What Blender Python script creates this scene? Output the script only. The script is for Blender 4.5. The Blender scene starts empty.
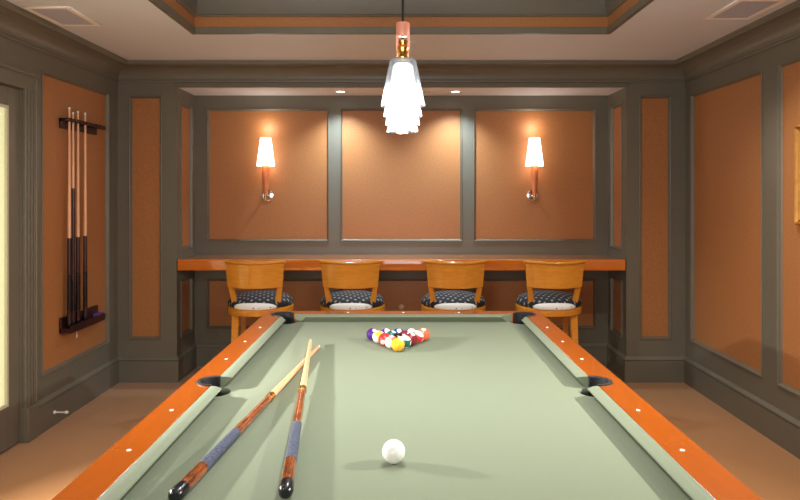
import bpy, bmesh, math, random
from mathutils import Vector, Matrix
random.seed(7)
PI = math.pi
C = bpy.context.scene.collection
SC = bpy.context.scene

# ------------------------------------------------------------ camera, world, exposure
EYE = 1.43; F = 648.0; CX = 401.5; CY = 195.0
cam = bpy.data.cameras.new('camera'); cam_o = bpy.data.objects.new('camera', cam); C.objects.link(cam_o)
cam.sensor_width = 36; cam.lens = 36*F/800; cam.shift_x = -(CX-400)/800; cam.shift_y = -(250-CY)/800
cam.clip_start = .02
cam_o.location = (0, 0, EYE); cam_o.rotation_euler = (PI/2, 0, 0)
SC.camera = cam_o
def X(px, Y): return (px-CX)*Y/F
def H(py, Y): return EYE+(CY-py)*Y/F

w = bpy.data.worlds.new('world'); SC.world = w; w.use_nodes = True
w.node_tree.nodes['Background'].inputs[0].default_value = (.9, .85, .8, 1)
w.node_tree.nodes['Background'].inputs[1].default_value = .3
SC.view_settings.view_transform = 'Standard'; SC.view_settings.look = 'None'
SC.view_settings.gamma = 1; SC.view_settings.use_curve_mapping = False
SC.view_settings.exposure = 0.27

def area(name, loc, rot, sx, sy, power, col, spread=PI):
    l = bpy.data.lights.new(name, 'AREA'); l.shape = 'RECTANGLE'; l.size = sx; l.size_y = sy
    l.energy = power; l.color = col; l.spread = spread
    o = bpy.data.objects.new(name, l); C.objects.link(o); o.location = loc; o.rotation_euler = rot
    return o
def point(name, loc, power, col, r=.03):
    l = bpy.data.lights.new(name, 'POINT'); l.energy = power; l.color = col; l.shadow_soft_size = r
    o = bpy.data.objects.new(name, l); C.objects.link(o); o.location = loc; return o
def spot(name, loc, power, col, ang=100, blend=.6, r=.03, rot=(0, 0, 0)):
    l = bpy.data.lights.new(name, 'SPOT'); l.energy = power; l.color = col; l.shadow_soft_size = r
    l.spot_size = math.radians(ang); l.spot_blend = blend
    o = bpy.data.objects.new(name, l); C.objects.link(o); o.location = loc; o.rotation_euler = rot; return o

WARM = (1, .83, .64); NEUT = (1, .95, .87); COOL = (.66, .84, 1)
# unseen small lamp added low on the left to cast cushion and cue shadows
area('added_lamp_left', (-2.02, 2.28, 1.34), (0, -PI/2+.80, 0), .06, .06, 46, (1, .97, .92), math.radians(100))
area('added_lamp_right', (2.02, 2.0, 1.86), (0, PI/2-.75, 0), .07, .07, 24, (1, .97, .92), math.radians(110))  # unseen lamp added for the narrow shadow strip along the right cushion
# broad fill added behind the viewer, no window in that wall
area('fill_light_behind', (-.5, -1.05, 1.45), (PI/2, 0, 0), 2.6, 1.3, 38, (.95, .98, 1))
# soft fill added up in the ceiling coffer, no fitting known there
area('coffer_fill', (0, 2.1, 2.79), (0, 0, 0), 1.7, 2.4, 8, (.96, .98, 1))

# ------------------------------------------------------------ materials
def srgb(r, g, b):
    f = lambda v: (v/255/12.92) if v/255 <= .04045 else ((v/255+.055)/1.055)**2.4
    return (f(r), f(g), f(b), 1)
def mat(name, col, rough=.5, metal=0, noise=None, bump=0, bscale=200, spec=.5, emis=None, es=0, coat=0, wave=None, stretch=None, sheen=0):
    m = bpy.data.materials.new(name); m.use_nodes = True
    nt = m.node_tree; b = nt.nodes['Principled BSDF']
    b.inputs['Base Color'].default_value = col; b.inputs['Roughness'].default_value = rough
    b.inputs['Metallic'].default_value = metal; b.inputs['Specular IOR Level'].default_value = spec
    b.inputs['Coat Weight'].default_value = coat; b.inputs['Coat Roughness'].default_value = .08
    if sheen: b.inputs['Sheen Weight'].default_value = sheen
    if emis: b.inputs['Emission Color'].default_value = emis; b.inputs['Emission Strength'].default_value = es
    tc = nt.nodes.new('ShaderNodeTexCoord'); mp = nt.nodes.new('ShaderNodeMapping')
    nt.links.new(tc.outputs['Object'], mp.inputs[0])
    if stretch: mp.inputs['Scale'].default_value = stretch
    if noise:
        sc, amt = noise[0], noise[1]
        n = nt.nodes.new('ShaderNodeTexNoise'); n.inputs['Scale'].default_value = sc; n.inputs['Detail'].default_value = 6
        n.inputs['Roughness'].default_value = .65
        nt.links.new(mp.outputs[0], n.inputs['Vector'])
        r = nt.nodes.new('ShaderNodeValToRGB')
        r.color_ramp.elements[0].position = .3; r.color_ramp.elements[1].position = .7
        c2 = noise[2] if len(noise) > 2 else tuple(min(1, c*(1+amt)) for c in col[:3])+(1,)
        c1 = tuple(c*(1-amt) for c in col[:3])+(1,)
        r.color_ramp.elements[0].color = c1; r.color_ramp.elements[1].color = c2
        nt.links.new(n.outputs['Fac'], r.inputs[0]); nt.links.new(r.outputs[0], b.inputs['Base Color'])
    if bump:
        n2 = nt.nodes.new('ShaderNodeTexNoise'); n2.inputs['Scale'].default_value = bscale; n2.inputs['Detail'].default_value = 3
        nt.links.new(tc.outputs['Object'], n2.inputs['Vector'])
        bp = nt.nodes.new('ShaderNodeBump'); bp.inputs['Strength'].default_value = bump; bp.inputs['Distance'].default_value = .002
        nt.links.new(n2.outputs['Fac'], bp.inputs['Height']); nt.links.new(bp.outputs[0], b.inputs['Normal'])
    return m
M = {}
M['paint'] = mat('grey_olive_paint', srgb(106, 101, 86), .40, noise=(3, .05), bump=.05, bscale=60)
M['paper'] = mat('terracotta_wallcovering', srgb(164, 106, 55), .5, sheen=.04, noise=(90, .14, srgb(176, 117, 66)), bump=.25, bscale=160)
M['ceiling'] = mat('tan_ceiling_paint', srgb(208, 212, 216), .8, noise=(2, .02))
M['carpet'] = mat('tan_carpet', srgb(158, 106, 50), .95, noise=(160, .28), bump=.8, bscale=420, sheen=.2)
M['felt'] = mat('sage_green_cloth', srgb(110, 119, 94), .92, noise=(400, .05), bump=.15, bscale=700, sheen=.05)
M['rail'] = mat('orange_stained_rail', srgb(164, 78, 13), .22, noise=(7, .03, srgb(169, 82, 16)), stretch=(5, 1, 5), coat=1)
M['railx'] = mat('orange_stained_counter', srgb(212, 112, 34), .10, noise=(5, .1, srgb(220, 124, 46)), stretch=(1, 9, 9), coat=1)
M['railx'].node_tree.nodes['Principled BSDF'].inputs['Coat Roughness'].default_value = .03
M['chair'] = mat('honey_wood', srgb(206, 132, 38), .2, noise=(9, .14, srgb(216, 144, 48)), stretch=(1, 1, 7), coat=.4)
M['darkwood'] = mat('dark_mahogany', srgb(46, 20, 22), .3, noise=(8, .3))
M['leather'] = mat('black_leather', srgb(5, 5, 6), .7)
M['pocketrim'] = mat('grey_pocket_rim', srgb(36, 34, 34), .5)
M['black'] = mat('black_plastic', srgb(14, 14, 18), .25)
M['white'] = mat('white_resin', srgb(238, 236, 228), .16, coat=.5)
M['pearl'] = mat('pearl_inlay', srgb(245, 240, 232), .3)
M['maple'] = mat('maple_shaft', srgb(224, 172, 128), .35, noise=(6, .05), stretch=(6, 6, 1))
M['butt'] = mat('figured_butt_wood', srgb(84, 38, 16), .16, noise=(16, .75, srgb(172, 86, 34)), stretch=(3, 3, 1), coat=.7)
M['wrap'] = mat('blue_grey_linen_wrap', srgb(42, 48, 66), .7, noise=(160, .7, srgb(86, 94, 116)), bump=.4, bscale=500)
M['brass'] = mat('brass', srgb(222, 178, 96), .2, metal=1)
M['copper'] = mat('rose_copper', srgb(248, 168, 138), .4, metal=.25)
M['chrome'] = mat('chrome', srgb(225, 215, 205), .12, metal=1)
M['sconcewood'] = mat('sconce_wood', srgb(200, 115, 70), .3, noise=(12, .2))
M['shade'] = mat('lamp_shade_glow', srgb(250, 235, 215), .6, emis=(1, .91, .8, 1), es=3.2)
M['glow'] = mat('opal_glass_glow', srgb(250, 250, 250), .12, emis=(1, .98, .96, 1), es=2.6)
M['diffuser'] = mat('frosted_diffuser_glow', (1, 1, 1, 1), .4, emis=(1, .98, .97, 1), es=2.6)
M['bulbglow'] = mat('bulb_glow', (1, 1, 1, 1), .4, emis=(.95, .97, 1, 1), es=9)
M['vent'] = mat('vent_frame', srgb(240, 232, 222), .5)
M['ventdark'] = mat('vent_slats', srgb(184, 178, 178), .5)
M['wtrim'] = mat('white_lamp_trim', srgb(235, 230, 222), .4)
M['dooredge'] = mat('pale_glazing_bead', srgb(190, 186, 160), .35)
M['doorglass'] = mat('lit_frosted_pane', srgb(225, 225, 175), .3, emis=srgb(220, 222, 178), es=.46)
M['gold'] = mat('gilt_frame', srgb(176, 122, 52), .35, metal=.5, noise=(30, .2))
M['mount'] = mat('tan_print_paper', srgb(170, 112, 54), .6, noise=(9, .35))
M['knob'] = mat('pale_wall_knob', srgb(225, 190, 168), .4)
M['purple'] = mat('purple_chalk', srgb(96, 60, 130), .6)
M['cord'] = mat('black_cord', srgb(20, 19, 22), .5)

def glass_mat():
    m = bpy.data.materials.new('clear_lamp_glass'); m.use_nodes = True; nt = m.node_tree; nt.nodes.clear()
    o = nt.nodes.new('ShaderNodeOutputMaterial'); tr = nt.nodes.new('ShaderNodeBsdfTransparent'); tl = nt.nodes.new('ShaderNodeBsdfTranslucent'); gl = nt.nodes.new('ShaderNodeBsdfGlossy')
    gl.inputs['Roughness'].default_value = .08; tl.inputs[0].default_value = (.24, .25, .26, 1); tr.inputs[0].default_value = (.96, .97, .97, 1)
    lw = nt.nodes.new('ShaderNodeLayerWeight'); lw.inputs[0].default_value = .55
    a = nt.nodes.new('ShaderNodeMixShader'); b = nt.nodes.new('ShaderNodeMixShader')
    nt.links.new(lw.outputs['Facing'], a.inputs[0]); nt.links.new(tr.outputs[0], a.inputs[1]); nt.links.new(tl.outputs[0], a.inputs[2])
    b.inputs[0].default_value = .12; nt.links.new(a.outputs[0], b.inputs[1]); nt.links.new(gl.outputs[0], b.inputs[2]); nt.links.new(b.outputs[0], o.inputs[0])
    return m
M['glass'] = glass_mat()
def check_mat():
    m = bpy.data.materials.new('black_white_check_fabric'); m.use_nodes = True; nt = m.node_tree; b = nt.nodes['Principled BSDF']
    tc = nt.nodes.new('ShaderNodeTexCoord'); mp = nt.nodes.new('ShaderNodeMapping'); mp.inputs['Rotation'].default_value = (0, 0, .6)
    nt.links.new(tc.outputs['Object'], mp.inputs[0])
    def wv(d):
        x = nt.nodes.new('ShaderNodeTexWave'); x.bands_direction = d; x.inputs['Scale'].default_value = 8; x.inputs['Distortion'].default_value = .6
        nt.links.new(mp.outputs[0], x.inputs['Vector']); return x
    a, c = wv('X'), wv('Y')
    mu = nt.nodes.new('ShaderNodeMath'); mu.operation = 'MULTIPLY'
    nt.links.new(a.outputs['Fac'], mu.inputs[0]); nt.links.new(c.outputs['Fac'], mu.inputs[1])
    r = nt.nodes.new('ShaderNodeValToRGB'); r.color_ramp.elements[0].position = .48; r.color_ramp.elements[1].position = .75
    r.color_ramp.elements[0].color = srgb(22, 20, 20); r.color_ramp.elements[1].color = srgb(140, 134, 124)
    nt.links.new(mu.outputs[0], r.inputs[0]); nt.links.new(r.outputs[0], b.inputs['Base Color']); b.inputs['Roughness'].default_value = .8
    return m
M['check'] = check_mat()
def dot_mat():
    m = bpy.data.materials.new('white_dotted_fabric'); m.use_nodes = True; nt = m.node_tree; b = nt.nodes['Principled BSDF']
    tc = nt.nodes.new('ShaderNodeTexCoord'); v = nt.nodes.new('ShaderNodeTexVoronoi'); v.inputs['Scale'].default_value = 28; v.inputs['Randomness'].default_value = .15
    nt.links.new(tc.outputs['Object'], v.inputs['Vector'])
    r = nt.nodes.new('ShaderNodeValToRGB'); r.color_ramp.elements[0].position = .12; r.color_ramp.elements[1].position = .2
    r.color_ramp.elements[0].color = srgb(120, 124, 120); r.color_ramp.elements[1].color = srgb(226, 226, 218)
    nt.links.new(v.outputs['Distance'], r.inputs[0]); nt.links.new(r.outputs[0], b.inputs['Base Color']); b.inputs['Roughness'].default_value = .8
    return m
M['dots'] = dot_mat()

# ------------------------------------------------------------ mesh helpers
def obj(name, bm, m, parent=None, smooth=False, loc=None):
    me = bpy.data.meshes.new(name)
    bmesh.ops.recalc_face_normals(bm, faces=bm.faces)
    bm.to_mesh(me); bm.free()
    if smooth:
        for p in me.polygons: p.use_smooth = True
        try: me.set_sharp_from_angle(angle=math.radians(38))
        except Exception: pass
    ms = m if isinstance(m, (list, tuple)) else [m]
    for k in ms: me.materials.append(M[k])
    o = bpy.data.objects.new(name, me); C.objects.link(o)
    if parent: o.parent = parent
    if loc: o.location = loc
    return o
def tag(o, label=None, cat=None, group=None, kind=None):
    if label: o['label'] = label
    if cat: o['category'] = cat
    if group: o['group'] = group
    if kind: o['kind'] = kind
    return o
def thing(name, label, cat, loc=(0, 0, 0), rz=0, group=None):
    o = bpy.data.objects.new(name, None); C.objects.link(o); o.empty_display_size = .05
    o.location = loc; o.rotation_euler = (0, 0, rz); return tag(o, label, cat, group)
def struct(name, bm, m, parent=None, label=None, smooth=False):
    o = obj(name, bm, m, parent, smooth)
    if not parent: o['kind'] = 'structure'
    if label: o['label'] = label
    return o
def bx(bm, x0, x1, y0, y1, z0, z1, bev=0, seg=2):
    t = bmesh.new(); bmesh.ops.create_cube(t, size=1)
    for v in t.verts: v.co = Vector((x0+(v.co.x+.5)*(x1-x0), y0+(v.co.y+.5)*(y1-y0), z0+(v.co.z+.5)*(z1-z0)))
    if bev: bmesh.ops.bevel(t, geom=list(t.edges), offset=bev, segments=seg, affect='EDGES', profile=.5)
    merge(bm, t); return bm
def merge(bm, t):
    me = bpy.data.meshes.new('tmp'); t.to_mesh(me); t.free(); bm.from_mesh(me); bpy.data.meshes.remove(me)
def lathe(bm, prof, n=32, mtx=None, closed=False):
    rings = []
    for r, z in prof:
        if r < 1e-6: rings.append([bm.verts.new((0, 0, z))])
        else: rings.append([bm.verts.new((r*math.cos(2*PI*k/n), r*math.sin(2*PI*k/n), z)) for k in range(n)])
    vs = [v for r in rings for v in r]
    pairs = list(zip(rings, rings[1:])) + ([(rings[-1], rings[0])] if closed else [])
    for a, b in pairs:
        for k in range(n):
            p = [a[k % len(a)], a[(k+1) % n % len(a)], b[(k+1) % n % len(b)], b[k % len(b)]]
            q = []
            for v in p:
                if v not in q: q.append(v)
            if len(q) >= 3: bm.faces.new(q)
    if mtx: bmesh.ops.transform(bm, matrix=mtx, verts=vs)
    return bm
def loft(bm, secs, cap=True, closed=False):
    rs = [[bm.verts.new(p) for p in s] for s in secs]
    n = len(secs[0])
    for a, b in list(zip(rs, rs[1:])) + ([(rs[-1], rs[0])] if closed else []):
        for k in range(n): bm.faces.new((a[k], a[(k+1) % n], b[(k+1) % n], b[k]))
    if cap and not closed: bm.faces.new(rs[0]); bm.faces.new(rs[-1])
    return bm
def tube(bm, pts, r, n=12):
    pts = [Vector(p) for p in pts]; secs = []
    for i, p in enumerate(pts):
        d = (pts[min(i+1, len(pts)-1)]-pts[max(i-1, 0)]).normalized()
        u = d.cross(Vector((0, 0, 1)) if abs(d.z) < .9 else Vector((0, 1, 0))).normalized(); v = d.cross(u)
        rr = r[i] if isinstance(r, (list, tuple)) else r
        secs.append([p+u*rr*math.cos(2*PI*k/n)+v*rr*math.sin(2*PI*k/n) for k in range(n)])
    return loft(bm, secs)
def prism(bm, pts, z0, z1):
    return loft(bm, [[(x, y, z0) for x, y in pts], [(x, y, z1) for x, y in pts]])
def plate(outlines, z0, z1, bev=0):
    """flat board with holes: outlines[0] outer loop, the rest holes"""
    cu = bpy.data.curves.new('c', 'CURVE'); cu.dimensions = '2D'; cu.fill_mode = 'BOTH'
    cu.extrude = (z1-z0)/2-bev; cu.bevel_depth = bev; cu.bevel_resolution = 2; cu.offset = -bev
    for o in outlines:
        s = cu.splines.new('POLY'); s.points.add(len(o)-1); s.use_cyclic_u = True
        for p, q in zip(s.points, o): p.co = (q[0], q[1], 0, 1)
    ob = bpy.data.objects.new('c', cu); C.objects.link(ob)
    dg = bpy.context.evaluated_depsgraph_get(); me = bpy.data.meshes.new_from_object(ob.evaluated_get(dg))
    bm = bmesh.new(); bm.from_mesh(me); bmesh.ops.translate(bm, vec=(0, 0, (z0+z1)/2), verts=bm.verts)
    bmesh.ops.remove_doubles(bm, verts=bm.verts, dist=1e-5)
    bpy.data.objects.remove(ob); bpy.data.curves.remove(cu); bpy.data.meshes.remove(me)
    return bm

# ------------------------------------------------------------ room dimensions
WX = 2.188; PY = 4.973; NX = 1.736; NY = 5.41; CH = 2.434; SO = 2.258; BY = -1.3
HOUT = 2.92
bm = bmesh.new(); bx(bm, -WX-.3, WX+.3, BY-.2, NY+.2, -.1, 0); struct('floor', bm, 'carpet')
# ceiling with the coffer opening
CX0, CX1, CY0, CY1 = -1.281, 1.277, .30, 4.02
bm = bmesh.new()
bx(bm, -WX-.3, WX+.3, CY1, NY+.2, CH, CH+.025)
bx(bm, -WX-.3, WX+.3, BY-.2, CY0, CH, CH+.025)
bx(bm, -WX-.3, CX0, CY0, CY1, CH, CH+.025); bx(bm, CX1, WX+.3, CY0, CY1, CH, CH+.025)
struct('ceiling', bm, 'ceiling')
bm = bmesh.new(); bx(bm, CX0-.1, CX1+.1, CY0-.1, CY1+.1, 2.84, 2.94); struct('ceiling_coffer', bm, 'ceiling')

# walls
bm = bmesh.new(); bx(bm, -WX-.2, -WX, 3.75, PY+.1, 0, CH); bx(bm, -WX-.2, -WX, BY-.2, 2.05, 0, CH); bx(bm, -WX-.2, -WX, 2.05, 3.75, 2.06, CH)
struct('wall_left', bm, 'paper')
bm = bmesh.new(); bx(bm, WX, WX+.2, BY-.2, PY+.1, 0, CH); struct('wall_right', bm, 'paper')
bm = bmesh.new(); bx(bm, -WX-.2, WX+.2, BY-.2, BY, 0, CH); struct('wall_front', bm, 'paper')
bm = bmesh.new()
bx(bm, -NX-.2, NX+.2, NY, NY+.2, 0, CH)
struct('wall_back', bm, 'paper')
bm = bmesh.new(); bx(bm, -WX-.2, -NX, PY, NY+.1, 0, CH); struct('wall_back_left', bm, 'paper')
bm = bmesh.new(); bx(bm, NX, WX+.2, PY, NY+.1, 0, CH); struct('wall_back_right', bm, 'paper')
bm = bmesh.new(); bx(bm, -NX, NX, PY, PY+.03, SO, CH); struct('wall_header', bm, 'paint')
bm = bmesh.new(); bx(bm, -NX, NX, PY+.03, NY, SO, SO+.05); struct('ceiling_niche', bm, 'ceiling')

# panelling: boards (stiles and rails) stand T proud of the wall, each opening has a sloping bead
T = .016
def panel_frame(name, org, u, nrm, length, z0, z1, holes, bead=.02):
    """org: start point on wall plane; u: unit along; nrm: unit out of wall; holes: (a0,a1,h0,h1)"""
    u = Vector(u); nrm = Vector(nrm); org = Vector(org)
    P = lambda a, h, d: org+u*a+nrm*d+Vector((0, 0, h))
    bm = bmesh.new()
    aa = sorted({0, length, *[h[0]-bead for h in holes], *[h[1]+bead for h in holes]})
    hh = sorted({z0, z1, *[h[2]-bead for h in holes], *[h[3]+bead for h in holes]})
    inh = lambda a, z: any(h[0]-bead <= a <= h[1]+bead and h[2]-bead <= z <= h[3]+bead for h in holes)
    for i in range(len(aa)-1):
        for j in range(len(hh)-1):
            if inh((aa[i]+aa[i+1])/2, (hh[j]+hh[j+1])/2): continue
            q = [(aa[i], hh[j]), (aa[i+1], hh[j]), (aa[i+1], hh[j+1]), (aa[i], hh[j+1])]
            bm.faces.new([bm.verts.new(P(a, z, T)) for a, z in q])
    # outer edge of the boards
    q = [(0, z0), (length, z0), (length, z1), (0, z1)]
    for k in range(4):
        a, b = q[k], q[(k+1) % 4]
        bm.faces.new([bm.verts.new(P(a[0], a[1], 0)), bm.verts.new(P(b[0], b[1], 0)), bm.verts.new(P(b[0], b[1], T)), bm.verts.new(P(a[0], a[1], T))])
    # beads: raised lip then slope down to the wall
    prof = [(bead, T), (bead, T+.006), (bead-.005, T+.009), (bead-.010, T+.006), (bead*.25, .006), (0, .0005)]
    for (a0, a1, h0, h1) in holes:
        loops = []
        for o, d in prof:
            loops.append([bm.verts.new(P(a, z, d)) for a, z in ((a0-o, h0-o), (a1+o, h0-o), (a1+o, h1+o), (a0-o, h1+o))])
        for A, B in zip(loops, loops[1:]):
            for k in range(4): bm.faces.new((A[k], A[(k+1) % 4], B[(k+1) % 4], B[k]))
    me = bpy.data.meshes.new(name); bm.to_mesh(me); bm.free(); me.materials.append(M['paint'])
    o = bpy.data.objects.new(name, me); C.objects.link(o); o['kind'] = 'structure'; return o

BZ = .196; TZ = 2.30                      # top of baseboard, bottom of crown
PT, PB = 2.163, .352
# left wall
panel_frame('trim_1', (-WX, 3.842, 0), (0, 1, 0), (1, 0, 0), PY-3.842, BZ-.01, TZ+.02, [(3.925-3.842, 4.785-3.842, PB, PT)])
# over the door and behind the viewer
panel_frame('trim_2', (-WX, 2.0, 0), (0, 1, 0), (1, 0, 0), 3.842-2.0, 2.13, TZ+.02, [])
panel_frame('trim_3', (-WX, BY, 0), (0, 1, 0), (1, 0, 0), 3.26, BZ-.01, TZ+.02, [(.2, 1.3, PB, PT), (1.55, 2.9, PB, PT)])
# right wall
panel_frame('trim_4', (WX, BY, 0), (0, 1, 0), (-1, 0, 0), PY-BY, BZ-.01, TZ+.02,
            [(3.915-BY, 4.84-BY, PB, PT), (2.65-BY, 3.72-BY, PB, PT), (1.36-BY, 2.41-BY, PB, PT), (.1-BY, 1.15-BY, PB, PT)])
# wall behind the viewer
panel_frame('trim_5', (-WX, BY, 0), (1, 0, 0), (0, 1, 0), 2*WX, BZ-.01, TZ+.02, [(.25, 1.4, PB, PT), (1.6, 2.75, PB, PT), (2.95, 4.1, PB, PT)])
# piers
panel_frame('trim_6', (-WX, PY, 0), (1, 0, 0), (0, -1, 0), WX-NX, BZ-.01, TZ+.02, [(.124, .335, .345, 2.170)])
panel_frame('trim_7', (NX, PY, 0), (1, 0, 0), (0, -1, 0), WX-NX, BZ-.01, TZ+.02, [(.103, .305, .345, 2.170)])
# niche sides
panel_frame('trim_8', (-NX, PY-T, 0), (0, 1, 0), (1, 0, 0), NY-PY+T, BZ-.01, SO, [(.11, .34, 1.02, 2.13), (.11, .34, .338, .74)])
panel_frame('trim_9', (NX, PY-T, 0), (0, 1, 0), (-1, 0, 0), NY-PY+T, BZ-.01, SO, [(.11, .34, 1.02, 2.13), (.11, .34, .338, .74)])
# niche back
hx = [(209.5, 327), (342.5, 460), (475.5, 593)]
hs = []
for a, b in hx:
    A = X(a, NY)+NX; B = X(b, NY)+NX
    hs += [(A, B, H(239, NY), H(111, NY)), (A, B, .338, .713)]
panel_frame('trim_10', (-NX, NY, 0), (1, 0, 0), (0, -1, 0), 2*NX, BZ-.01, SO, hs)

# baseboards: sweep a profile (out, z) along a wall path, mitred by the path's inner offset
def sweep(path, prof, closed=False, ds=None, de=None):
    """path: list of (x,y) with the room on the left-hand side; prof: (out, z)"""
    n = len(path); bm = bmesh.new(); secs = []
    for i in range(n):
        p = Vector(path[i])
        d1 = (Vector(path[i])-Vector(path[i-1])).normalized() if (i > 0 or closed) else None
        d2 = (Vector(path[(i+1) % n])-Vector(path[i])).normalized() if (i < n-1 or closed) else None
        if d1 is None: d1 = Vector(ds) if ds else d2
        if d2 is None: d2 = Vector(de) if de else d1
        n1 = Vector((-d1.y, d1.x)); n2 = Vector((-d2.y, d2.x))
        m = (n1+n2); m = m/(m.dot(n1))
        secs.append([(p.x+m.x*o, p.y+m.y*o, z) for o, z in prof])
    return loft(bm, secs, closed=closed)
base_prof = [(0, 0), (T+.018, 0), (T+.018, BZ-.034), (T+.013, BZ-.030), (T+.022, BZ-.024), (T+.020, BZ-.016), (T+.006, BZ), (T, BZ+.002), (0, BZ+.002)]
# room on left when walking: right wall going -> +Y, back wall -> -X, left wall -> -Y
bp = [(WX, BY), (WX, PY), (NX, PY), (NX, NY), (-NX, NY), (-NX, PY), (-WX, PY), (-WX, 3.842)]
struct('baseboard_right', sweep([(WX, BY), (WX, PY)], base_prof, ds=(1, 0), de=(-1, 0)), 'paint')
struct('baseboard_back', sweep([(WX, PY), (NX, PY), (NX, NY), (-NX, NY), (-NX, PY), (-WX, PY)], base_prof, ds=(0, 1), de=(0, -1)), 'paint')
struct('baseboard_left', sweep([(-WX, PY), (-WX, 3.842)], base_prof, ds=(-1, 0)), 'paint')
struct('baseboard_front', sweep([(-WX, 1.96), (-WX, BY), (WX, BY)], base_prof, de=(0, 1)), 'paint')
# crown
cr = [(0, TZ-.008), (T+.012, TZ-.008), (T+.014, TZ+.004), (T+.008, TZ+.010)]
for k in range(9):
    a = k/8*PI/2
    cr.append((T+.010+.112*(1-math.cos(a)), TZ+.012+.092*math.sin(a)))
cr += [(.140, TZ+.108), (.148, TZ+.112), (.150, CH), (0, CH)]
struct('trim_11', sweep([(WX, BY), (WX, PY), (-WX, PY), (-WX, BY)], cr, closed=True), 'paint', smooth=True)
# coffer: dark lip, terracotta band, painted cove
cz = CH
cp = [(CX1, CY0), (CX1, CY1), (CX0, CY1), (CX0, CY0)]
struct('trim_12', sweep(cp, [(-.022, cz-.003), (.003, cz-.003), (.003, cz+.036), (-.022, cz+.036)], closed=True), 'paint')
struct('trim_13', sweep(cp, [(-.06, cz+.038), (-.004, cz+.038), (-.004, cz+.104), (-.06, cz+.104)], closed=True), 'paper')
cv = [(-.06, cz+.102), (.008, cz+.102), (.014, cz+.108), (.010, cz+.116)]
for k in range(10):
    a = k/9*PI/2
    cv.append((.012+.15*(1-math.cos(a)), cz+.118+.21*math.sin(a)))
cv += [(.18, cz+.34), (.18, 2.84), (-.06, 2.84)]
struct('trim_14', sweep(cp, cv, closed=True), 'paint', smooth=True)

# ------------------------------------------------------------ the glazed door on the left
YD = 3.737
bm = bmesh.new()
for (y0, y1) in ((YD, YD+.105), (1.96, 2.055)):
    bx(bm, -WX, -WX+.022, y0, y1, .2, 2.12, .004)
    for k in range(3): bx(bm, -WX+.022, -WX+.028, y0+.02+k*.03, y0+.038+k*.03, .2, 2.08, .003)
    bx(bm, -WX+.022, -WX+.034, y1-.014 if y0 > 3 else y0, y1 if y0 > 3 else y0+.014, .2, 2.12, .004)
    bx(bm, -WX, -WX+.040, y0-.004, y1+.002, 0, .2, .005)
bx(bm, -WX, -WX+.026, 1.96, YD+.105, 2.04, 2.125, .004)
bx(bm, -WX+.01, -WX+.04, 1.95, YD+.12, 2.122, 2.142, .004)
bx(bm, -WX-.12, -WX, YD, YD+.012, 0, 2.04); bx(bm, -WX-.12, -WX, 2.043, 2.055, 0, 2.04); bx(bm, -WX-.12, -WX, 2.055, YD, 2.04, 2.06)
struct('trim_15', bm, 'paint')
XD = -WX-.012
for n, (y0, y1) in enumerate(((2.899, 3.735), (2.057, 2.895))):
    bm = bmesh.new(); g = .115
    bx(bm, XD-.04, XD, y0, y0+g, .012, 2.037, .003); bx(bm, XD-.04, XD, y1-g, y1, .012, 2.037, .003)
    bx(bm, XD-.04, XD, y0+g, y1-g, .012, .25, .003); bx(bm, XD-.04, XD, y0+g, y1-g, 1.93, 2.037, .003)
    d = struct(f'door_{n+1}', bm, 'paint')
    bm = bmesh.new()
    bx(bm, XD-.006, XD+.006, y0+g, y0+g+.016, .25, 1.93); bx(bm, XD-.006, XD+.006, y1-g-.016, y1-g, .25, 1.93)
    bx(bm, XD-.006, XD+.006, y0+g+.016, y1-g-.016, .25, .266); bx(bm, XD-.006, XD+.006, y0+g+.016, y1-g-.016, 1.914, 1.93)
    obj('glazing_bead', bm, 'dooredge', d)
    bm = bmesh.new(); bx(bm, XD-.022, XD-.014, y0+g, y1-g, .25, 1.93); obj('glass_pane', bm, 'doorglass', d)
    bm = bmesh.new(); yy = y0+.06 if n == 0 else y1-.06
    tube(bm, [(XD, yy, 1.0), (XD+.05, yy, 1.0), (XD+.055, yy+(.1 if n == 0 else -.1), 1.0)], .008); obj('door_handle', bm, 'brass', d, True)
bm = bmesh.new(); bx(bm, -WX-.35, -WX-.3, 1.8, 4.0, 0, 2.3); struct('wall_hall', bm, 'paper')
# door stop on the baseboard
ds = thing('door_stop', 'small metal door stop sticking out from the left baseboard above the carpet', 'door stop', (-WX+.034, 4.02, .082))
bm = bmesh.new(); lathe(bm, [(0, 0), (.011, 0), (.011, .006), (.004, .009), (.004, .07), (0, .07)], 16, Matrix.Rotation(PI/2, 4, 'Y')); obj('rod', bm, 'wtrim', ds, True)
bm = bmesh.new(); lathe(bm, [(0, .066), (.009, .068), (.010, .078), (.007, .086), (0, .087)], 16, Matrix.Rotation(PI/2, 4, 'Y')); obj('bumper', bm, 'white', ds, True)

# ------------------------------------------------------------ ceiling fittings
def vent(x0, x1, y0, y1, label):
    t = thing('ceiling_vent', label, 'ceiling vent', ((x0+x1)/2, (y0+y1)/2, CH), 0, 'ceiling vents')
    a, b = (x1-x0)/2, (y1-y0)/2
    bm = plate([[(-a, -b), (a, -b), (a, b), (-a, b)], [(-a+.03, -b+.03), (-a+.03, b-.03), (a-.03, b-.03), (a-.03, -b+.03)]], -.010, 0, .003); obj('frame', bm, 'vent', t)
    bm = bmesh.new(); bx(bm, -a+.03, a-.03, -b+.03, b-.03, -.0025, 0)
    for k in range(22):
        y = -b+.035+k*(2*b-.07)/21
        bx(bm, -a+.03, a-.03, y-.004, y+.004, -.008, -.0025)
    obj('grille', bm, 'ventdark', t)
vent(-2.015, -1.765, 3.44, 3.82, 'tan framed ceiling vent with grey grille above the cue rack wall')
vent(1.72, 1.975, 3.30, 3.68, 'tan framed ceiling vent with grey grille beside the right wall')
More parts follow.
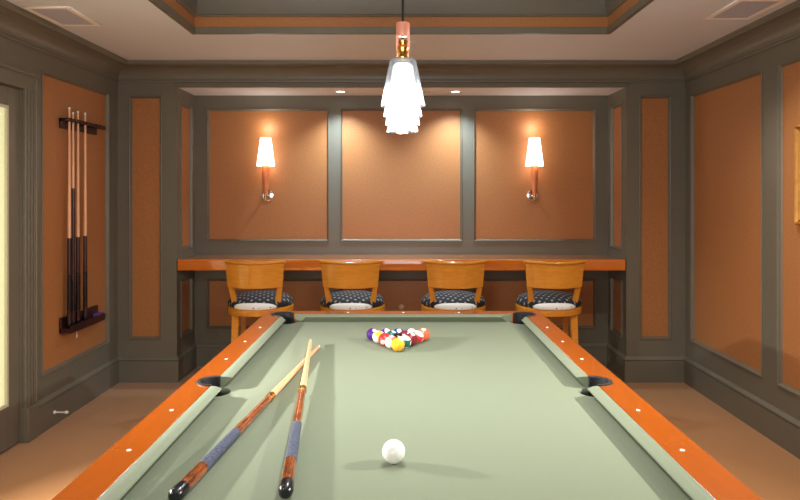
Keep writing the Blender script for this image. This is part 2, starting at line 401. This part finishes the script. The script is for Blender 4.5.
def downlight(x, y, z, label, r=.045, power=14, col=COOL, ang=110, group='recessed ceiling downlights'):
    t = thing('recessed_downlight', label, 'downlight', (x, y, z), 0, group)
    bm = bmesh.new(); lathe(bm, [(r*.72, -.001), (r, -.001), (r, -.004), (r*.8, -.006), (r*.72, -.003)], 28, closed=True); obj('trim_ring', bm, 'wtrim', t, True)
    bm = bmesh.new(); lathe(bm, [(0, -.0035), (r*.70, -.0025), (r*.70, -.001), (0, -.001)], 28); obj('lamp_lens', bm, 'bulbglow', t, True)
    spot('downlight_lamp', (x, y, z-.012), power, col, ang, .9, .03)
dl = [(X(340.5, 5.174), 5.174, SO, 'left bright downlight in the soffit over the counter'),
      (X(455.5, 5.174), 5.174, SO, 'right bright downlight in the soffit over the counter')]
for d in dl: downlight(*d, power=76, ang=120)
downlight(1.60, 3.22, CH, 'downlight in the right ceiling strip beside the vent', col=NEUT, power=80, ang=130, group='recessed lights in ceiling border')
for x, y, lb in ((-1.72, 2.7, 'downlight in the left ceiling strip near the glazed door'),
                 (1.72, 1.2, 'downlight in the right ceiling strip nearest the camera'), (-1.72, 1.2, 'downlight in the left ceiling strip nearest the camera')):
    downlight(x, y, CH, lb, col=NEUT, power=34, ang=125, group='recessed lights in ceiling border')
bm = bmesh.new(); lathe(bm, [(0, -.008), (.02, -.008), (.032, -.004), (.034, 0), (0, 0)], 28)
tag(obj('sprinkler_cover', bm, 'ceiling', None, True, (X(413, 4.26), 4.26, CH)), 'flat round tan cover disc on ceiling just behind the pendant cord', 'ceiling cover')
t = thing('soffit_grille', 'tiny dark slotted grille in the soffit right of the pendants', 'grille', (X(426, 5.17), 5.17, SO))
bm = bmesh.new(); bx(bm, -.045, .045, -.02, .02, -.004, 0, .001); obj('plate', bm, 'wtrim', t)
bm = bmesh.new()
for k in range(4): bx(bm, -.038+k*.021, -.026+k*.021, -.014, .014, -.006, -.004)
obj('slot', bm, 'black', t)

# ------------------------------------------------------------ counter in the niche
ct = thing('bar_counter', 'long orange stained wooden bar counter built along the back niche', 'counter', (0, 0, 0))
TOPZ = .937
CF = 4.94; CXE = NX-T-.010
bm = bmesh.new(); bx(bm, -CXE, CXE, CF+.012, NY-T-.010, TOPZ-.028, TOPZ, .003); obj('countertop', bm, 'railx', ct)
bm = bmesh.new(); bx(bm, -CXE, CXE, CF, CF+.026, TOPZ-.084, TOPZ-.001, .006, 3); obj('front_edge', bm, 'railx', ct, True)
bm = bmesh.new()
for x in (-1.66, 0, 1.66): 
    if abs(x) > 1: bx(bm, x-.02, x+.02, CF+.05, NY-T-.012, TOPZ-.07, TOPZ-.028)
bx(bm, -CXE+.01, CXE-.01, NY-T-.04, NY-T-.012, TOPZ-.09, TOPZ-.028)
obj('support_cleat', bm, 'darkwood', ct)

# ------------------------------------------------------------ stools
def arc_pts(w, ymid, yend, n):
    """points of an arc convex towards -y"""
    out = []
    for k in range(n+1):
        t = -1+2*k/n; out.append((w*t, ymid+(yend-ymid)*t*t))
    return out
def make_stool(label, loc):
    t = thing('bar_stool', label, 'stool', loc, 0, 'wooden stools along the counter')
    # curved back panel, narrowing slightly downwards
    zs = [.789, .81, .86, .92, .953]
    bm = bmesh.new(); secs = []
    n = 18
    def row(z, off):
        f = (z-.77)/.18; wd = .190+.014*f
        return [(x, y+off-.012*f, z+(-.006 if z < .79 else 0)*(1-(x/wd)**2)) for x, y in arc_pts(wd, -.245, -.180, n)]
    for k in range(n+1):
        f_ = [row(z, -.009)[k] for z in zs]; b_ = [row(z, .009)[k] for z in reversed(zs)]
        secs.append(f_+b_)
    loft(bm, secs); obj('backrest', bm, 'chair', t, True)
    # rolled top rail
    bm = bmesh.new(); secs = []
    for x, y in arc_pts(.212, -.262, -.192, 20):
        z = .960+.006*(abs(x)/.212)**2; secs.append([(x, y+.017*math.cos(a)-.004, z+.0115*math.sin(a)) for a in [2*PI*q/12 for q in range(12)]])
    loft(bm, secs); obj('top_rail', bm, 'chair', t, True)
    # posts beside the back panel that widen where they meet the seat ring
    for s in (-1, 1):
        bm = bmesh.new(); secs = []
        for z, xo, wd, y in ((.632, .172, .076, -.135), (.650, .172, .058, -.138), (.675, .174, .046, -.142), (.71, .178, .038, -.150), (.77, .186, .034, -.164), (.86, .197, .032, -.182), (.953, .205, .031, -.193)):
            secs.append([(s*xo, y-.013, z), (s*(xo-wd), y-.022, z), (s*(xo-wd), y+.008, z), (s*xo, y+.015, z)])
        loft(bm, secs); bmesh.ops.bevel(bm, geom=[e for e in bm.edges if abs(e.verts[0].co.z-e.verts[1].co.z) > .01], offset=.006, segments=2, affect='EDGES')
        obj('back_post', bm, 'chair', t, True)
    bm = bmesh.new(); lathe(bm, [(.19, .582), (.228, .582), (.236, .588), (.238, .61), (.236, .630), (.228, .636), (.19, .636)], 48, closed=True); obj('seat_ring', bm, 'chair', t, True)
    bm = bmesh.new()
    lathe(bm, [(0, .61), (.215, .61), (.222, .636), (.232, .645), (.233, .660), (.224, .680), (.20, .698), (.14, .716), (.07, .726), (0, .728)], 48)
    obj('seat_cushion', bm, 'check', t, True)
    bm = bmesh.new(); bmesh.ops.create_uvsphere(bm, u_segments=32, v_segments=16, radius=1)
    for v in bm.verts: v.co = Vector((v.co.x*.15, -.178+v.co.y*.045-.022*(1-v.co.x**2), .646+max(v.co.z, -.3)*.040))
    obj('seat_pad', bm, 'dots', t, True)['label'] = 'white dotted pad'
    for sx, sy in ((-1, -1), (1, -1), (-1, 1), (1, 1)):
        bm = bmesh.new(); xt, yt = (.146, .135) if sy < 0 else (.158, .150)
        xb, yb = xt+.02, yt+.03
        sec = lambda x, y, z, w: [(sx*x-w, sy*y-w, z), (sx*x+w, sy*y-w, z), (sx*x+w, sy*y+w, z), (sx*x-w, sy*y+w, z)]
        loft(bm, [sec(xb, yb, 0, .016), sec(xt+.008, yt+.014, .3, .020), sec(xt, yt, .585, .026 if sy < 0 else .018)])
        bmesh.ops.bevel(bm, geom=[e for e in bm.edges if abs(e.verts[0].co.z-e.verts[1].co.z) > .1], offset=.006, segments=2, affect='EDGES')
        obj('leg', bm, 'chair', t, True)
    for q in range(4):
        bm = bmesh.new(); z = .22+.04*(q % 2)
        if q % 2 == 0:
            y = .168*(1 if q else -1); bx(bm, -.155, .155, y-.009, y+.009, z-.014, z+.014, .004)
        else:
            x = .166*(1 if q > 1 else -1); bx(bm, x-.009, x+.009, -.155, .155, z-.014, z+.014, .004)
        obj('stretcher', bm, 'chair', t, True)
    return t
SY = 4.72
def copy_tree(o, parent=None):
    c = o.copy(); C.objects.link(c)
    if parent: c.parent = parent
    for ch in list(o.children): copy_tree(ch, c)
    return c
YB = SY-.22
stools = [(X(254, YB), 'honey wood stool leftmost of the four, over the left far table corner'),
          (X(350.2, YB), 'honey wood stool second from left at the counter'),
          (X(455.8, YB), 'honey wood stool second from right at the counter, behind the racked balls'),
          (X(555.5, YB), 'honey wood stool rightmost of the four, over the right far table corner')]
s0 = make_stool(stools[0][1], (stools[0][0], SY, 0))
for x, lb in stools[1:]:
    c = copy_tree(s0); c.location = (x, SY, 0); c['label'] = lb

# ------------------------------------------------------------ pool table
TX, TY, RT = .010, 2.158, .810          # centre and rail top
BED = RT-.037
OW, OL = .726, 1.310                     # half outer width / length
IW, IL = .630, 1.2145                    # half wood inner width / length
NW, NL = .590, 1.1685                    # nose
pt = thing('pool_table', 'pool table with sage green cloth and orange wooden rails', 'pool table', (TX, TY, 0))
def arc(cx, cy, r, a0, a1, n=14): return [(cx+r*math.cos(a0+(a1-a0)*k/n), cy+r*math.sin(a0+(a1-a0)*k/n)) for k in range(n+1)]
# inner outline of the wood, bitten by the six pockets
PR = .058; SPX = .634; cxx, cyy = .628, 1.212
def bite_corner(sx, sy):
    # from the long side to the end
    return None
inner = []
def circ_pt(cx, cy, r, fx=None, fy=None, sgn=1):
    if fx is not None: return (fx, cy+sgn*math.sqrt(max(0, r*r-(fx-cx)**2)))
    return (cx+sgn*math.sqrt(max(0, r*r-(fy-cy)**2)), fy)
def ang(c, p): return math.atan2(p[1]-c[1], p[0]-c[0])
# walk counter-clockwise starting on right side going up
def corner(sx, sy):
    c = (sx*cxx, sy*cyy)
    p1 = circ_pt(c[0], c[1], PR, fx=sx*IW, sgn=-sy); p2 = circ_pt(c[0], c[1], PR, fy=sy*IL, sgn=-sx)
    return c, p1, p2
def sweep_arc(c, pa, pb, via, r, n=18):
    a0, a1, av = ang(c, pa), ang(c, pb), via
    for d in (0, 2*PI, -2*PI):
        lo, hi = sorted((a0, a1+d))
        for e in (0, 2*PI, -2*PI):
            if lo <= av+e <= hi and hi-lo < 2*PI: return arc(c[0], c[1], r, a0, a1+d, n)
sideR = .055
def side(sx):
    c = (sx*SPX, 0); dy = math.sqrt(sideR**2-(IW-SPX)**2); return c, (sx*IW, -dy), (sx*IW, dy)
c, a, b = side(1); inner += sweep_arc(c, a, b, 0, sideR)
c, p1, p2 = corner(1, 1); inner += sweep_arc(c, p1, p2, PI/4, PR)
c, p1, p2 = corner(-1, 1); inner += sweep_arc(c, p2, p1, 3*PI/4, PR)
c, a, b = side(-1); inner += sweep_arc(c, b, a, PI, sideR)
c, p1, p2 = corner(-1, -1); inner += sweep_arc(c, p1, p2, -3*PI/4, PR)
c, p1, p2 = corner(1, -1); inner += sweep_arc(c, p2, p1, -PI/4, PR)
outer = []
rr = .012
for sx, sy, a0 in ((1, 1, 0), (-1, 1, PI/2), (-1, -1, PI), (1, -1, 3*PI/2)):
    outer += arc(sx*(OW-rr), sy*(OL-rr), rr, a0, a0+PI/2, 5)
obj('rail', plate([outer, inner[::-1]], RT-.055, RT, .003), 'rail', pt)
# apron under the rail
bm = bmesh.new(); e = .018
for s in (-1, 1):
    bx(bm, s*OW-s*e-(.025 if s > 0 else 0), s*OW-s*e+(.025 if s < 0 else 0), -OL+e, OL-e, .56, RT-.055, .003)
    bx(bm, -OW+e+.026, OW-e-.026, s*(OL-e)-(.025 if s > 0 else 0), s*(OL-e)+(.025 if s < 0 else 0), .56, RT-.055, .003)
obj('apron', bm, 'rail', pt)
# bed with pocket holes
holes = []
for sx, sy in ((1, 1), (-1, 1), (-1, -1), (1, -1)): holes.append(arc(sx*(cxx-.012), sy*(cyy-.012), .066, 0, -2*PI, 28)[:-1])
for sx in (1, -1): holes.append(arc(sx*(SPX-.002), 0, .052, 0, -2*PI, 28)[:-1])
EX, EY = OW-.05, OL-.05
obj('playing_surface', plate([[(-EX, -EY), (EX, -EY), (EX, EY), (-EX, EY)]]+holes, BED-.03, BED), 'felt', pt)['label'] = 'sage green cloth bed'
# cushions
def cushion(axis, s, a0, a1, cut0, cut1):
    """axis 'y': long side at x=s*; runs a0..a1. ends recede by cut towards the nose"""
    W0 = IW if axis == 'y' else IL; W1 = NW if axis == 'y' else NL
    prof = [(W0, RT-.001, 0), (W0-.004, RT+.0005, .05), (W0-.02, RT-.001, .4), (W1+.010, RT-.003, .9), (W1+.002, RT-.0045, 1), (W1, RT-.007, 1), (W1+.005, RT-.012, .97), (W1+.030, BED+.0005, .5), (W0, BED+.0005, 0)]
    secs = []
    for a, c, d in ((a0, cut0, 1), (a1, cut1, -1)):
        secs.append([((s*o, a+d*c*f, z) if axis == 'y' else (a+d*c*f, s*o, z)) for o, z, f in prof])
    bm = bmesh.new(); loft(bm, secs); o = obj('cushion', bm, 'felt', pt, True); return o
for s in (-1, 1):
    cushion('y', s, .053, 1.150, .008, .062); cushion('y', s, -1.150, -.053, .062, .008)
    cushion('x', s, -.566, .566, .062, .062)
# pocket liners
def pocket(cx, cy, r, a_mid, half, name='pocket'):
    t = bmesh.new()
    prof = [(r+.0005, RT+.002), (r-.003, RT+.003), (r-.010, RT+.001), (r-.013, RT-.010), (r-.012, BED-.10), (r-.022, BED-.14), (r-.0005, BED-.14), (r-.0005, RT-.01)]
    secs = []
    n = 26
    for k in range(n+1):
        a = a_mid-half+2*half*k/n
        secs.append([(cx+q*math.cos(a), cy+q*math.sin(a), z) for q, z in prof])
    loft(t, secs); bx(t, cx-r+.012, cx+r-.012, cy-r+.012, cy+r-.012, BED-.145, BED-.135)
    p = obj('pocket', t, 'leather', pt, True)
    t = bmesh.new(); secs = []
    for k in range(n+1):
        a = a_mid-half+2*half*k/n
        secs.append([(cx+q*math.cos(a), cy+q*math.sin(a), z) for q, z in ((r+.001, RT), (r+.001, RT+.0035), (r-.007, RT+.0045), (r-.012, RT+.001))])
    loft(t, secs); obj('pocket_rim', t, 'pocketrim', p, True)
for sx, sy in ((1, 1), (-1, 1), (-1, -1), (1, -1)): pocket(sx*cxx, sy*cyy, PR, math.atan2(sy, sx), math.radians(128))
for sx in (1, -1): pocket(sx*SPX, 0, sideR, 0 if sx > 0 else PI, math.radians(97))
# pearl sights
SPC = 2.337/8
def sight(x, y, kx, ky):
    bm = bmesh.new(); lathe(bm, [(0, RT+.0012), (.0055, RT+.0012), (.006, RT-.0005), (0, RT-.0005)], 18)
    for v in bm.verts: v.co.x = v.co.x*kx+x; v.co.y = v.co.y*ky+y
    obj('rail_sight', bm, 'pearl', pt)
for s in (-1, 1):
    for k in (-3, -2, -1, 1, 2, 3): sight(s*.672, k*SPC, 1, 1)
    for k in (-1, 0, 1): sight(k*SPC, s*1.262, 1, 1)
for sx in (-1, 1):
    for sy in (-1, 1):
        bm = bmesh.new(); x, y = sx*.52, sy*.95
        sec = lambda w, z: [(x-w, y-w, z), (x+w, y-w, z), (x+w, y+w, z), (x-w, y+w, z)]
        loft(bm, [sec(.055, 0), sec(.055, .03), sec(.045, .05), sec(.075, .5), sec(.075, .575)]); obj('leg', bm, 'rail', pt)
bm = bmesh.new(); bx(bm, -OW+.05, OW-.05, -OL+.05, OL-.05, .57, .60); obj('underframe', bm, 'darkwood', pt)

# ------------------------------------------------------------ balls
BR = .0286
def ball_mat(name, col, stripe):
    m = bpy.data.materials.new(name); m.use_nodes = True; nt = m.node_tree; b = nt.nodes['Principled BSDF']
    b.inputs['Roughness'].default_value = .12; b.inputs['Coat Weight'].default_value = .5
    tc = nt.nodes.new('ShaderNodeTexCoord'); sp = nt.nodes.new('ShaderNodeSeparateXYZ'); nt.links.new(tc.outputs['Object'], sp.inputs[0])
    def math_(op, a, v=None):
        n = nt.nodes.new('ShaderNodeMath'); n.operation = op
        nt.links.new(a, n.inputs[0])
        if v is not None: n.inputs[1].default_value = v
        return n.outputs[0]
    def mixc(fac, a, c):
        n = nt.nodes.new('ShaderNodeMix'); n.data_type = 'RGBA'; nt.links.new(fac, n.inputs[0])
        for i, q in ((6, a), (7, c)):
            if isinstance(q, tuple): n.inputs[i].default_value = q
            else: nt.links.new(q, n.inputs[i])
        return n.outputs[2]
    wh = srgb(222, 214, 200)
    # number disc about the local -Y pole and its opposite, stripe band about local Z
    disc = math_('GREATER_THAN', math_('ABSOLUTE', sp.outputs['Y']), BR*.925)
    base = col
    if stripe:
        cap = math_('GREATER_THAN', math_('ABSOLUTE', sp.outputs['Z']), BR*.52); base = mixc(cap, col, wh)
    nt.links.new(mixc(disc, base, wh), b.inputs['Base Color'])
    return m
cols = {1: (236, 176, 40), 2: (28, 60, 130), 3: (206, 44, 44), 4: (66, 30, 120), 5: (236, 96, 60), 6: (16, 92, 82), 7: (120, 22, 38), 8: (16, 16, 18)}
names = {1: 'yellow', 2: 'blue', 3: 'red', 4: 'purple', 5: 'coral orange', 6: 'green', 7: 'maroon', 8: 'black'}
def digits(num, side=-1):
    cu = bpy.data.curves.new('t', 'FONT'); cu.body = str(num); cu.size = .0115; cu.align_x = 'CENTER'; cu.align_y = 'CENTER'
    ob = bpy.data.objects.new('t', cu); C.objects.link(ob)
    dg = bpy.context.evaluated_depsgraph_get(); dg.update(); me = bpy.data.meshes.new_from_object(ob.evaluated_get(dg))
    bm = bmesh.new(); bm.from_mesh(me)
    for v in bm.verts:
        x, y = v.co.x, v.co.y; r = BR+.00015
        v.co = Vector((x, -math.sqrt(max(0, r*r-x*x-y*y)), y))
    bpy.data.objects.remove(ob); bpy.data.curves.remove(cu); bpy.data.meshes.remove(me); return bm
def ball(num, x, y, rot, label):
    stripe = num > 8; cnum = num-8 if stripe else num
    k = f'ball{num}'; M[k] = ball_mat(('striped ' if stripe else 'solid ')+names[cnum]+' resin', srgb(*cols[cnum]), stripe)
    bm = bmesh.new(); bmesh.ops.create_icosphere(bm, subdivisions=4, radius=BR)
    o = obj('billiard_ball', bm, k, None, True, (x, y, BED+BR)); o.rotation_euler = rot
    tag(o, label, 'billiard ball', 'racked balls on the cloth')
    obj('number', digits(num), 'black', o)
AX, AY = -.015, 2.72; DX = BR*2*1.003; DY = DX*math.sqrt(3)/2
rack = [(1,), (13, 14), (3, 8, 7), (9, 6, 15, 11), (4, 12, 2, 10, 5)]
descr = {1: 'solid yellow ball at the near tip of the rack', 13: 'orange striped white ball just behind the yellow tip ball on the left', 14: 'green striped white ball just behind the yellow tip ball on the right',
         3: 'solid red ball on the left edge of the rack, third row', 8: 'black ball in the middle of the rack', 7: 'solid maroon ball on the right edge of the rack, third row',
         9: 'yellow striped white ball next to the purple ball', 6: 'solid green ball inside the rack, fourth row', 15: 'maroon striped white ball inside the rack, fourth row', 11: 'red striped white ball next to the coral corner ball',
         4: 'solid purple ball at the far left corner of the rack', 12: 'purple striped mostly white ball in back row right of purple corner ball', 2: 'solid blue ball in the middle of the back row',
         10: 'blue striped white ball in back row left of the coral ball', 5: 'solid coral orange ball at the far right corner of the rack'}
names[13-8] = 'coral orange'
rots = {1: (2.0, .4, .5), 13: (1.7, .2, -.8), 14: (.15, 0, 1.3), 3: (.25, 0, -.35), 8: (-.35, .2, .2), 7: (1.9, .3, 0), 9: (1.9, 0, -1.1), 6: (2, 0, 1), 15: (-.9, .9, .2), 11: (.5, 0, 1.3), 4: (-.9, .1, .5), 12: (1.0, 0, 1.2), 2: (-.9, 0, .3), 10: (1.1, .3, .2), 5: (-1.3, .2, -.6)}
for r, row in enumerate(rack):
    for i, num in enumerate(row):
        ball(num, AX+(i-r/2)*DX, AY+r*DY, rots[num], descr[num])
bm = bmesh.new(); bmesh.ops.create_icosphere(bm, subdivisions=5, radius=BR)
CBY = (EYE-BED-BR)*F/(451.5-CY)
tag(obj('cue_ball', bm, 'white', None, True, (X(393.6, CBY), CBY, BED+BR)), 'plain white cue ball alone on the cloth in the foreground', 'billiard ball')

# ------------------------------------------------------------ cues
def cue_parts(t, L, r0, r1, marks, dark=False, short=False):
    """along local +Z from the butt; marks: bumper, wood/wrap, wrap/wood, joint"""
    R = lambda z: r0+(r1-r0)*(z/L)
    def seg(name, z0, z1, m, k=1.0, parent=t):
        bm = bmesh.new(); lathe(bm, [(0, z0), (R(z0)*k, z0), (R((z0+z1)/2)*k, (z0+z1)/2), (R(z1)*k, z1), (0, z1)], 20); return obj(name, bm, m, parent, True)
    b0, b1, b2, b3 = marks
    bm = bmesh.new(); lathe(bm, [(0, 0), (r0*.6, .001), (r0*.95, .008), (r0*1.05, .02), (R(b0)*1.0, b0), (0, b0)], 24); obj('bumper', bm, 'black', t, True)
    seg('butt_sleeve', b0, b1, 'butt'if not dark else 'darkwood'); seg('grip', b1, b2, 'wrap' if not dark else 'black', 1.02)
    seg('forearm', b2, b3-.012, 'butt' if not dark else ('darkwood')); seg('joint_collar', b3-.016, b3+.018, 'brass' if not dark else 'darkwood', 1.2 if not dark else 1.03)
    seg('shaft', b3+.014, L-.022, 'maple'); seg('ferrule', L-.022, L-.006, 'white'); seg('tip', L-.006, L, 'pocketrim')
def lay_cue(label, butt, tip, marks):
    a, b = Vector(butt), Vector(tip); d = b-a
    t = thing('pool_cue', label, 'pool cue', a, 0, 'pool cues crossed on the cloth')
    t.rotation_mode = 'QUATERNION'; t.rotation_quaternion = d.to_track_quat('Z', 'Y')
    cue_parts(t, d.length, .0158, .0066, marks)
cb = BED+.0168; z1 = BED+.0072
# first cue: lies flat on the cloth, butt nearest the lower left
def onp(px, py, z): Y = (EYE-z)*F/(py-CY); return (X(px, Y), Y, z)
lay_cue('pool cue lying with its butt further left, its tip under the other cue', onp(173, 498, cb), onp(319.3, 346, z1), (.050, .155, .385, .70))
lay_cue('pool cue pointing nearly straight away, its shaft resting over the other cue', onp(285.2, 494, cb), onp(310.8, 340, BED+.026), (.050, .165, .41, .725))

# ------------------------------------------------------------ cue rack on the left wall
RX = -WX+.002
rk = thing('cue_rack', 'dark mahogany wall cue rack with top bar and lower tray', 'cue rack', (RX, 0, 0))
def lx(v): return v
Y0, Y1 = 4.135, 4.68
cueY = [4.175, 4.222, 4.286, 4.384]
topZ = 1.912; botZ = .575
bm = bmesh.new(); bx(bm, 0, .016, Y0, Y1-.06, topZ-.055, topZ+.012, .004); obj('back_board', bm, 'darkwood', rk)
bm = plate([[(0, Y0), (.068, Y0)]+sum([[(.068, y-.009), (.036, y-.009), (.036, y+.009), (.068, y+.009)] for y in cueY+[4.47, 4.55]], [])+[(.068, Y1-.10), (.05, Y1), (0, Y1)]], topZ-.012, topZ+.010); obj('top_bar', bm, 'darkwood', rk)
bm = bmesh.new(); bx(bm, 0, .016, Y0, Y1-.04, botZ-.02, botZ+.07, .004); obj('lower_board', bm, 'darkwood', rk)
bm = bmesh.new(); prism(bm, [(0, Y0), (.08, Y0), (.08, Y1-.08), (.05, Y1), (0, Y1)], botZ-.03, botZ); bx(bm, .072, .080, Y0, Y1-.08, botZ, botZ+.018, .002); obj('tray', bm, 'darkwood', rk)
lbl = ['maple cue first from the door in the wall rack, tallest tip', 'darker patterned cue second from the door in the wall rack', 'maple cue third from the door in the wall rack', 'maple cue farthest from the door in the wall rack']
lens = [1.428, 1.402, 1.418, 1.418]
for i, (y, lb, L) in enumerate(zip(cueY, lbl, lens)):
    t = thing('pool_cue', lb, 'pool cue', (RX+.046, y, botZ), 0, 'pool cues standing in the wall rack')
    cue_parts(t, L, .0150, .0062, (.03, .10, .34, .56) if i != 1 else (.03, .10, .30, .88), True)
bm = bmesh.new(); bx(bm, 0, .05, 0, .07, 0, .022, .002)
tag(obj('chalk_box', bm, 'purple', None, False, (RX+.018, 4.55, botZ)), 'purple chalk box lying at the far end of the cue rack tray', 'chalk box')
t = thing('pull_tag', 'pale little tag hanging on the wall just under the cue rack', 'tag', (RX, 4.35, 0))
bm = bmesh.new(); bx(bm, 0, .006, -.008, .008, .508, .535, .002); obj('tag_top', bm, 'knob', t)
bm = bmesh.new(); lathe(bm, [(0, .470), (.010, .474), (.012, .485), (.008, .498), (0, .502)], 14); 
for v in bm.verts: v.co.x = v.co.x*.5+.006
bx(bm, .004, .006, -.0015, .0015, .50, .51); obj('tag_bob', bm, 'knob', t, True)

# ------------------------------------------------------------ framed picture on the right wall
pf = thing('picture_frame', 'gilt framed picture hanging on the right wall panel', 'picture', (WX-.002, 3.335, 0))
def frame_ring(y0, y1, z0, z1, prof, m, name):
    bm = bmesh.new(); loops = []
    for o, d in prof: loops.append([(-d, y0+o, z0+o), (-d, y1-o, z0+o), (-d, y1-o, z1-o), (-d, y0+o, z1-o)])
    rs = [[bm.verts.new(p) for p in l] for l in loops]
    for A, B in list(zip(rs, rs[1:]))+[(rs[-1], rs[0])]:
        for k in range(4): bm.faces.new((A[k], A[(k+1) % 4], B[(k+1) % 4], B[k]))
    return obj(name, bm, m, pf)
zt, zb = H(126, 3.54), H(225, 3.54)
frame_ring(-.30, .235, zb, zt, [(0, 0), (0, .018), (.006, .026), (.012, .022), (.022, .014), (.028, .016), (.032, .008), (.032, 0)], 'gold', 'frame')
bm = bmesh.new(); bx(bm, -.006, 0, -.268, .203, zb+.032, zt-.032); obj('print', bm, 'mount', pf)

# small round fitting on the lower back panel
bm = bmesh.new(); lathe(bm, [(0, .016), (.012, .014), (.018, .008), (.022, .002), (.024, 0), (0, 0)], 20, Matrix.Rotation(PI/2, 4, 'X'))
tag(obj('hook_knob', bm, 'knob', None, True, (X(401.3, NY), NY-.001, H(307, NY))), 'small pale round knob on the terracotta panel under the counter', 'knob')

# ------------------------------------------------------------ sconces
def sconce(x, label):
    t = thing('wall_sconce', label, 'wall lamp', (x, NY-.001, 0), 0, 'wall sconces on the back wall')
    yd = -.085
    bm = bmesh.new(); lathe(bm, [(0, .010), (.040, .010), (.047, .008), (.050, .003), (.050, 0), (0, 0)], 32, Matrix.Translation((0, 0, H(195.5, NY))) @ Matrix.Rotation(PI/2, 4, 'X')); obj('wall_plate', bm, 'chrome', t, True)
    zc = H(195.5, NY)
    bm = bmesh.new(); tube(bm, [(0, -.015, zc), (0, yd+.02, zc-.004), (0, yd, zc+.002)], .009); lathe(bm, [(0, zc-.035), (.012, zc-.034), (.015, zc-.02), (.0165, zc+.008), (0, zc+.008)], 20, Matrix.Translation((0, yd, 0))); obj('arm', bm, 'chrome', t, True)
    z0, z1 = zc+.006, 1.668
    bm = bmesh.new(); lathe(bm, [(0, z0), (.017, z0), (.019, z0+.03), (.026, z0+.11), (.033, z1-.02), (.034, z1+.01), (0, z1+.01)], 24, Matrix.Translation((0, yd, 0))); obj('stem', bm, 'sconcewood', t, True)
    bm = bmesh.new(); lathe(bm, [(.074, 1.668), (.044, 1.900), (.042, 1.900), (.072, 1.668)], 32, Matrix.Translation((0, yd, 0)), closed=True); obj('lamp_shade', bm, 'shade', t, True)
    bm = bmesh.new(); lathe(bm, [(0, z1+.01), (.012, z1+.012), (.012, z1+.05), (.024, z1+.08), (.024, z1+.10), (0, z1+.125)], 16, Matrix.Translation((0, yd, 0))); obj('bulb', bm, 'shade', t, True)
    point('sconce_lamp', (x, NY+yd-.001, 1.88+.11), 1.0, (1, .92, .84), .05)
    point('sconce_lamp', (x, NY+yd-.001, 1.64), .7, (1, .9, .8), .05)
sconce(X(265.6, 5.32), 'glowing tapered sconce on the left terracotta panel')
sconce(X(534.6, 5.32), 'glowing tapered sconce on the right terracotta panel')

# ------------------------------------------------------------ pendants
pn = ['glowing glass pendant lamp nearest the camera, largest in view', 'glowing glass pendant second from the camera, mostly behind the nearest', 'glowing glass pendant third from the camera in the row', 'glowing glass pendant lowest in the picture, farthest from the camera']
PX = .004
def make_pendant(label, y):
    t = thing('pendant_lamp', label, 'pendant lamp', (PX, y, 0), 0, 'glass pendants in a row over the table')
    zb, zt = 1.675, 1.803
    bm = bmesh.new(); lathe(bm, [(.060, zb), (.0605, zb+.004), (.0365, zt-.004), (.033, zt), (.012, zt+.001), (.012, zt-.002), (.031, zt-.003), (.034, zt-.006), (.0575, zb+.001)], 40, closed=True)
    obj('glass_shade', bm, 'glass', t, True)
    bm = bmesh.new(); lathe(bm, [(0, 1.70), (.031, 1.70), (.036, 1.705), (.037, 1.715), (.028, 1.785), (.02, 1.792), (0, 1.792)], 32); obj('diffuser', bm, 'diffuser', t, True)
    bm = bmesh.new(); lathe(bm, [(0, zt), (.016, zt), (.017, zt+.006), (.011, zt+.012), (.016, zt+.022), (.017, zt+.032), (.010, zt+.040), (.013, zt+.052), (0, zt+.052)], 24); obj('socket', bm, 'brass', t, True)
    bm = bmesh.new(); lathe(bm, [(0, 1.868), (.0185, 1.868), (.0192, 1.872), (.0192, 1.900), (.0178, 1.904), (0, 1.904)], 28)
    for s in (-1, 1):
        loft(bm, [[(s*.019, -.010, 1.870), (s*.011, -.010, 1.870), (s*.011, .010, 1.870), (s*.019, .010, 1.870)], [(s*.019, -.006, 1.835), (s*.015, -.006, 1.835), (s*.015, .006, 1.835), (s*.019, .006, 1.835)], [(s*.0165, -.003, 1.818), (s*.0145, -.003, 1.818), (s*.0145, .003, 1.818), (s*.0165, .003, 1.818)]])
    obj('cap', bm, 'copper', t, True)
    bm = bmesh.new(); tube(bm, [(0, 0, 1.903), (0, 0, 2.825)], .0035, 10); obj('cord', bm, 'cord', t, True)
    bm = bmesh.new(); lathe(bm, [(0, 2.818), (.045, 2.82), (.05, 2.826), (.05, 2.8395), (0, 2.8395)], 24); obj('canopy', bm, 'chrome', t, True)
    return t
Z1 = 1.787
p0 = make_pendant(pn[0], Z1)
for k in range(4):
    y = Z1*(1+.138*k)
    if k: c = copy_tree(p0); c.location = (PX, y, 0); c['label'] = pn[k]
    point('pendant_lamp_light', (PX, y, 1.645), 9.5, (.93, .96, 1), .03)
